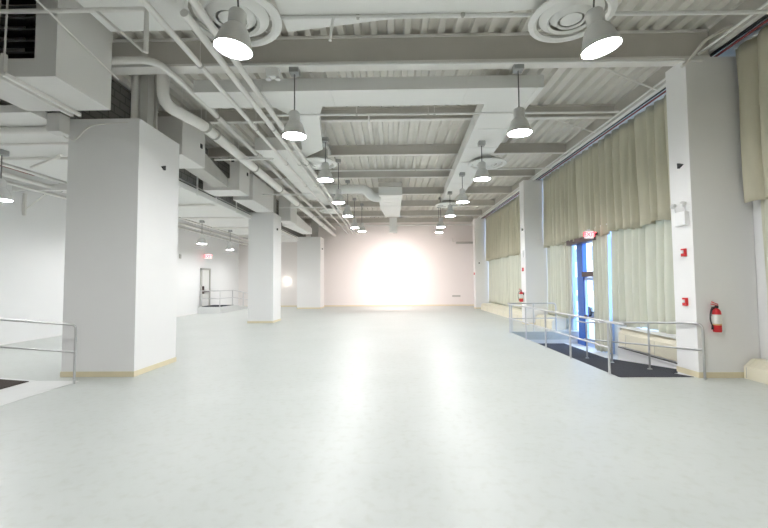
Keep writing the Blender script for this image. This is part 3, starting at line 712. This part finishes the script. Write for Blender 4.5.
# left ramp
m = MB().prism([(-7.08, 5.6, .001), (-11.2, 5.6, .30), (-12.38, 5.6, .30), (-12.38, 5.6, .001)], (0, 2.25, 0))
tag(m.build('side_ramp', 'concrete'), 'low pale ramp rising to the left wall at the left edge of the photo', 'ramp')
m = MB().prism([(-7.12, 5.9, .006), (-11.2, 5.9, .303), (-11.2, 5.9, .314), (-7.12, 5.9, .016)], (0, 1.84, 0))
tag(m.build('ramp_mat', 'matb'), 'dark brown mat on the side ramp at the left edge', 'mat')
tag(MB().box(-7.05, -6.15, 5.7, 7.8, .001, .006).build('floor_plate', 'concrete'), 'pale threshold plate on the floor at the foot of the side ramp', 'plate')
yl = 7.58; k = .075
rail('guard_rail', 'metal guard rail in front of the huge left column, rising to the left', [(-6.09, yl, .006), (-6.09, yl, 1.13), (-6.3, yl, 1.14), (-11.2, yl, 1.14+k*4.9)], [[(-6.09, yl, .6), (-11.2, yl, .6+k*5.1)]],
     [(-8.6, yl, .13, 1.14+k*2.3), (-11.2, yl, .32, 1.14+k*4.9)])
# far platform
o = MB().box(-12.38, -10.9, 25.2, 27.4, .001, .42).prism([(-12.38, 27.4, .42), (-12.38, 27.4, .001), (-12.38, 31.8, .001)], (1.48, 0, 0)).build('platform', 'concrete')
tag(o, 'low pale platform and ramp below the exit door on the far left wall', 'platform')
MB().box(-12.36, -10.92, 25.22, 27.38, .421, .435).build('platform_mat', 'mat', o)
rail('guard_rail', 'thin metal railing around the far platform by the exit door', [(-12.2, 25.28, 1.45), (-10.98, 25.28, 1.45), (-10.98, 27.4, 1.45), (-10.98, 31.4, 1.05)], [[(-12.2, 25.28, .95), (-10.98, 25.28, .95)], [(-10.98, 25.28, .95), (-10.98, 27.4, .95)], [(-10.98, 27.4, .95), (-10.98, 31.4, .55)]],
     [(-12.2, 25.28, .436, 1.45), (-10.98, 25.28, .436, 1.45), (-10.98, 27.3, .436, 1.45), (-10.98, 29.3, .25, 1.26), (-10.98, 31.4, .04, 1.05)], 'railw', .03)
dm = struct(MB().box(-12.395, -12.3, 25.5, 25.62, .43, 2.9).box(-12.395, -12.3, 26.7, 26.82, .43, 2.9).box(-12.395, -12.3, 25.5, 26.82, 2.82, 2.94).build('door_2', 'grey'))
MB().box(-12.395, -12.36, 25.62, 26.7, .437, 2.82).build('door_leaf', 'duct', dm)
MB().box(-12.35, -12.26, 25.7, 26.6, 1.35, 1.45).build('push_bar', 'brown', dm)
MB().box(-12.35, -12.24, 25.68, 25.78, 1.25, 1.75).build('lock_case', 'brown', dm)
# exit signs
def exit_sign(x, y, z, w_, h_, label, ax):
    t = empty('exit_sign', (x, y, z), label, 'exit sign')
    MB().box(x-w_/2, x+w_/2, y, y+.08, z-h_/2, z+h_/2, .008).build('housing', 'white', t)
    MB().box(x-w_/2+.02, x+w_/2-.02, y-.006, y-.001, z-h_/2+.02, z+h_/2-.02).build('face', 'signface', t)
    text_mesh('EXIT', h_*.78, 'letters', 'signred', t, Matrix.Translation((x, y-.012, z)) @ Matrix.Rotation(PI/2, 4, 'X'))
    MB().box(x-.04, x+.04, y+.03, y+.06, z+h_/2, z+h_/2+.06).build('mount', 'white', t)
    return t
exit_sign(6.52, 12.98, 3.42, .28, .26, 'lit red EXIT sign hanging in front of the upper curtain above the glass door', 1)
MB().box(6.661, 6.8, 13.0, 13.05, 3.4, 3.5).build('mounting_arm', 'black', [o for o in C.objects if o.name.startswith('exit_sign')][0])
exit_sign(-12.1, 26.0, 3.72, .5, .32, 'lit red EXIT sign on the far left wall above the platform door', 1)

# ================================================================ WALL DEVICES
def speaker(x, y, z, sx, label):
    o = MB().prism([(x, y-.06, z), (x, y+.06, z+.055), (x, y+.06, z-.055)], (sx*.05, 0, 0)).build('wall_sensor', 'black'); tag(o, label, 'sensor', 'small black wall sensors')
speaker(-5.299, 9.0, 4.62, 1, 'small black wedge sensor high on the side of the huge left column')
speaker(-5.659, 19.5, 4.6, 1, 'small black wedge sensor high on the side of the middle left column')
speaker(-5.199, 29.8, 4.5, 1, 'small black wedge sensor high on the side of the farthest left column')
speaker(5.999, 8.12, 4.27, -1, 'small black wedge sensor high on the side of the nearest right column')
speaker(5.979, 17.8, 4.25, -1, 'small black wedge sensor high on the side of the middle right column')
# emergency light
t = empty('emergency_light', (5.95, 8.15, 3.2), 'white twin-head emergency light on the nearest right column', 'emergency light')
MB().box(5.91, 5.998, 7.97, 8.27, 3.02, 3.3, .012).build('battery_case', 'white', t)
for yy in (8.0, 8.28):
    MB().tube([(5.95, yy, 3.3), (5.93, yy, 3.42)], .012, 8).build('neck', 'white', t)
    mb = MB().lathe([(0, .06), (.035, .055), (.06, 0), (.052, .0), (0, .012)], (0, 0, 0), 16)
    mt = Matrix.Translation((5.91, yy, 3.44)) @ Matrix.Rotation(-1.1, 4, 'Y') @ Matrix.Rotation(.5, 4, 'X')
    for v in mb.bm.verts: v.co = mt @ v.co
    mb.build('lamp_head', 'alu', t, True)
def strobe(x, y, z, label, n='fire_strobe', w_=.11):
    o = MB().box(x-.05, x-.001, y-w_/2, y+w_/2, z-.08, z+.08, .006).build(n, 'red'); tag(o, label, 'fire alarm')
    MB().box(x-.07, x-.0501, y-.03, y+.03, z-.02, z+.045, .004).build('lens' if n == 'fire_strobe' else 'pull_handle', 'white', o)
strobe(6.0, 8.13, 2.47, 'red fire alarm strobe with white lens on the nearest right column')
strobe(6.0, 8.15, 1.47, 'red fire alarm pull station on the nearest right column near the ramp rail', 'pull_station')
strobe(5.98, 17.9, 2.45, 'tiny red fire alarm device on the middle right column')
strobe(6.05, 28.6, 2.5, 'tiny red fire alarm device on the farthest right column')
o = MB().box(5.93, 5.979, 17.75, 17.95, 3.0, 3.3, .01).build('emergency_light', 'white'); tag(o, 'small white emergency light on the middle right column', 'emergency light')
o = MB().box(6.3, 6.36, 28.27, 28.299, 3.2, 3.3).build('wall_box', 'black'); tag(o, 'tiny dark wall box on the front of the farthest right column', 'wall box')

def extinguisher(x, y, z, R, label, face):
    """face: 'y' hangs on a wall facing the camera; cylinder axis vertical"""
    t = empty('fire_extinguisher', (x, y, z), label, 'fire extinguisher')
    MB().lathe([(0, 0), (R*.9, 0), (R, .02), (R, .36), (R*.93, .40), (R*.6, .44), (R*.32, .455), (R*.3, .47), (0, .47)], (x, y, z), 24).build('cylinder', 'red', t, True)
    MB().lathe([(R*1.01, .16), (R*1.01, .34)], (x, y, z), 24).build('label_band', 'paper', t, True)
    MB().lathe([(R*1.015, .135), (R*1.015, .155)], (x, y, z), 24).build('stripe', 'yellow', t, True)
    MB().box(x-.02, x+.02, y-.03, y+.02, z+.46, z+.51, .004).build('valve', 'black', t)
    h = MB().prism([(x-.1, y-.012, z+.53), (x+.03, y-.012, z+.5), (x+.03, y-.012, z+.515), (x-.1, y-.012, z+.55)], (0, .024, 0))
    h.prism([(x-.09, y-.012, z+.575), (x+.03, y-.012, z+.525), (x+.03, y-.012, z+.54), (x-.09, y-.012, z+.59)], (0, .024, 0)); h.build('handle', 'red', t)
    MB().tube([(x-.02, y, z+.49), (x-.09, y, z+.47), (x-R-.05, y, z+.36), (x-R-.055, y, z+.22), (x-R-.02, y, z+.12)], .011, 8, .06).build('hose', 'black', t, True)
    MB().lathe([(0, 0), (.02, 0), (.012, .09), (0, .09)], (x-R-.02, y, z+.05), 12).build('nozzle', 'black', t, True)
    return t
extinguisher(6.32, 7.81, .9, .072, 'red fire extinguisher with black hose on the nearest right column', 'y')
MB().box(6.29, 6.35, 7.87, 7.899, 1.2, 1.38).build('bracket', 'black', [o for o in C.objects if o.name == 'fire_extinguisher'][0])
extinguisher(5.86, 17.9, 1.0, .085, 'tiny red fire extinguisher on the middle right column beyond the ramp rails', 'x')
MB().box(5.94, 5.979, 17.87, 17.93, 1.3, 1.42).build('bracket', 'black', [o for o in C.objects if o.name == 'fire_extinguisher.001'][0])
# back-wall items
o = MB().box(4.95, 5.6, 31.95, 31.998, .72, .86).build('outlet_strip', 'grey'); tag(o, 'small grey outlet strip low on the right of the back wall', 'outlet')
o = MB().box(5.3, 6.9, 31.5, 31.99, 5.0, 5.12).build('wall_shelf', 'grey'); tag(o, 'short dark ledge high on the right end of the back wall', 'shelf')
MB().box(5.0, 5.5, 31.6, 31.99, 5.12, 5.4).build('duct_stub', 'back', o)
for i, (x, z) in enumerate([(-6.5, 0)]): pass
o = MB().box(-12.395, -12.36, 22.9, 23.1, 3.4, 3.65).build('wall_box', 'grey'); tag(o, 'small grey box on the left wall beside the exit door', 'wall box')
for i, (a, c) in enumerate(((1.6, 2.4), (3.2, 4.0), (-2.6, -1.7))):
    o = MB().box(a, c, 31.96, 31.998, 5.85, 6.02).build('wall_vent', 'back'); tag(o, 'faint vent slot high on the back wall, ' + ['just right of the central duct drop', 'farther right of the central duct drop', 'left of the central duct drop'][i], 'vent')

# ================================================================ STREET OUTSIDE
struct(MB().box(XR+.25, 60, -10, 90, -.6, PZ-.001).build('ground', 'street'))
f = MB().box(24, 26, 20, 80, PZ, 9).build('facade_building', 'facade'); tag(f, 'brick building across the street seen through the glass door', 'building')
for i in range(8):
    for j in range(2):
        y = 30+i*5; z = .6+j*3.6
        q = MB().box(23.9, 23.999, y, y+2.4, z, z+2.0).build('window', 'facadeb', f); MB().box(23.86, 23.899, y+.15, y+2.25, z+.15, z+1.85).build('pane', 'fglass', q)
t = empty('parked_car', (14, 27, PZ), 'silver car parked in the street beyond the glass door', 'car')
cx, cy = 14.0, 28.0
prof = [(-2.2, .35), (-2.15, .75), (-1.2, .9), (-.6, 1.4), (.9, 1.42), (1.6, .95), (2.2, .85), (2.25, .35)]
MB().prism([(cx-.85, cy+a, PZ+z) for a, z in prof], (1.7, 0, 0)).build('body', 'carb', t)
MB().prism([(cx-.86, cy+a, PZ+z) for a, z in [(-1.05, .95), (-.55, 1.33), (.85, 1.35), (1.4, .97)]], (1.72, 0, 0)).build('side_glass', 'fglass', t)
for sx in (-1, 1):
    for a in (-1.4, 1.4):
        mb = MB().tube([(cx+sx*.88-.1, cy+a, PZ+.33), (cx+sx*.88+.1, cy+a, PZ+.33)], .33, 20); mb.build('wheel', 'tyre', t, True)
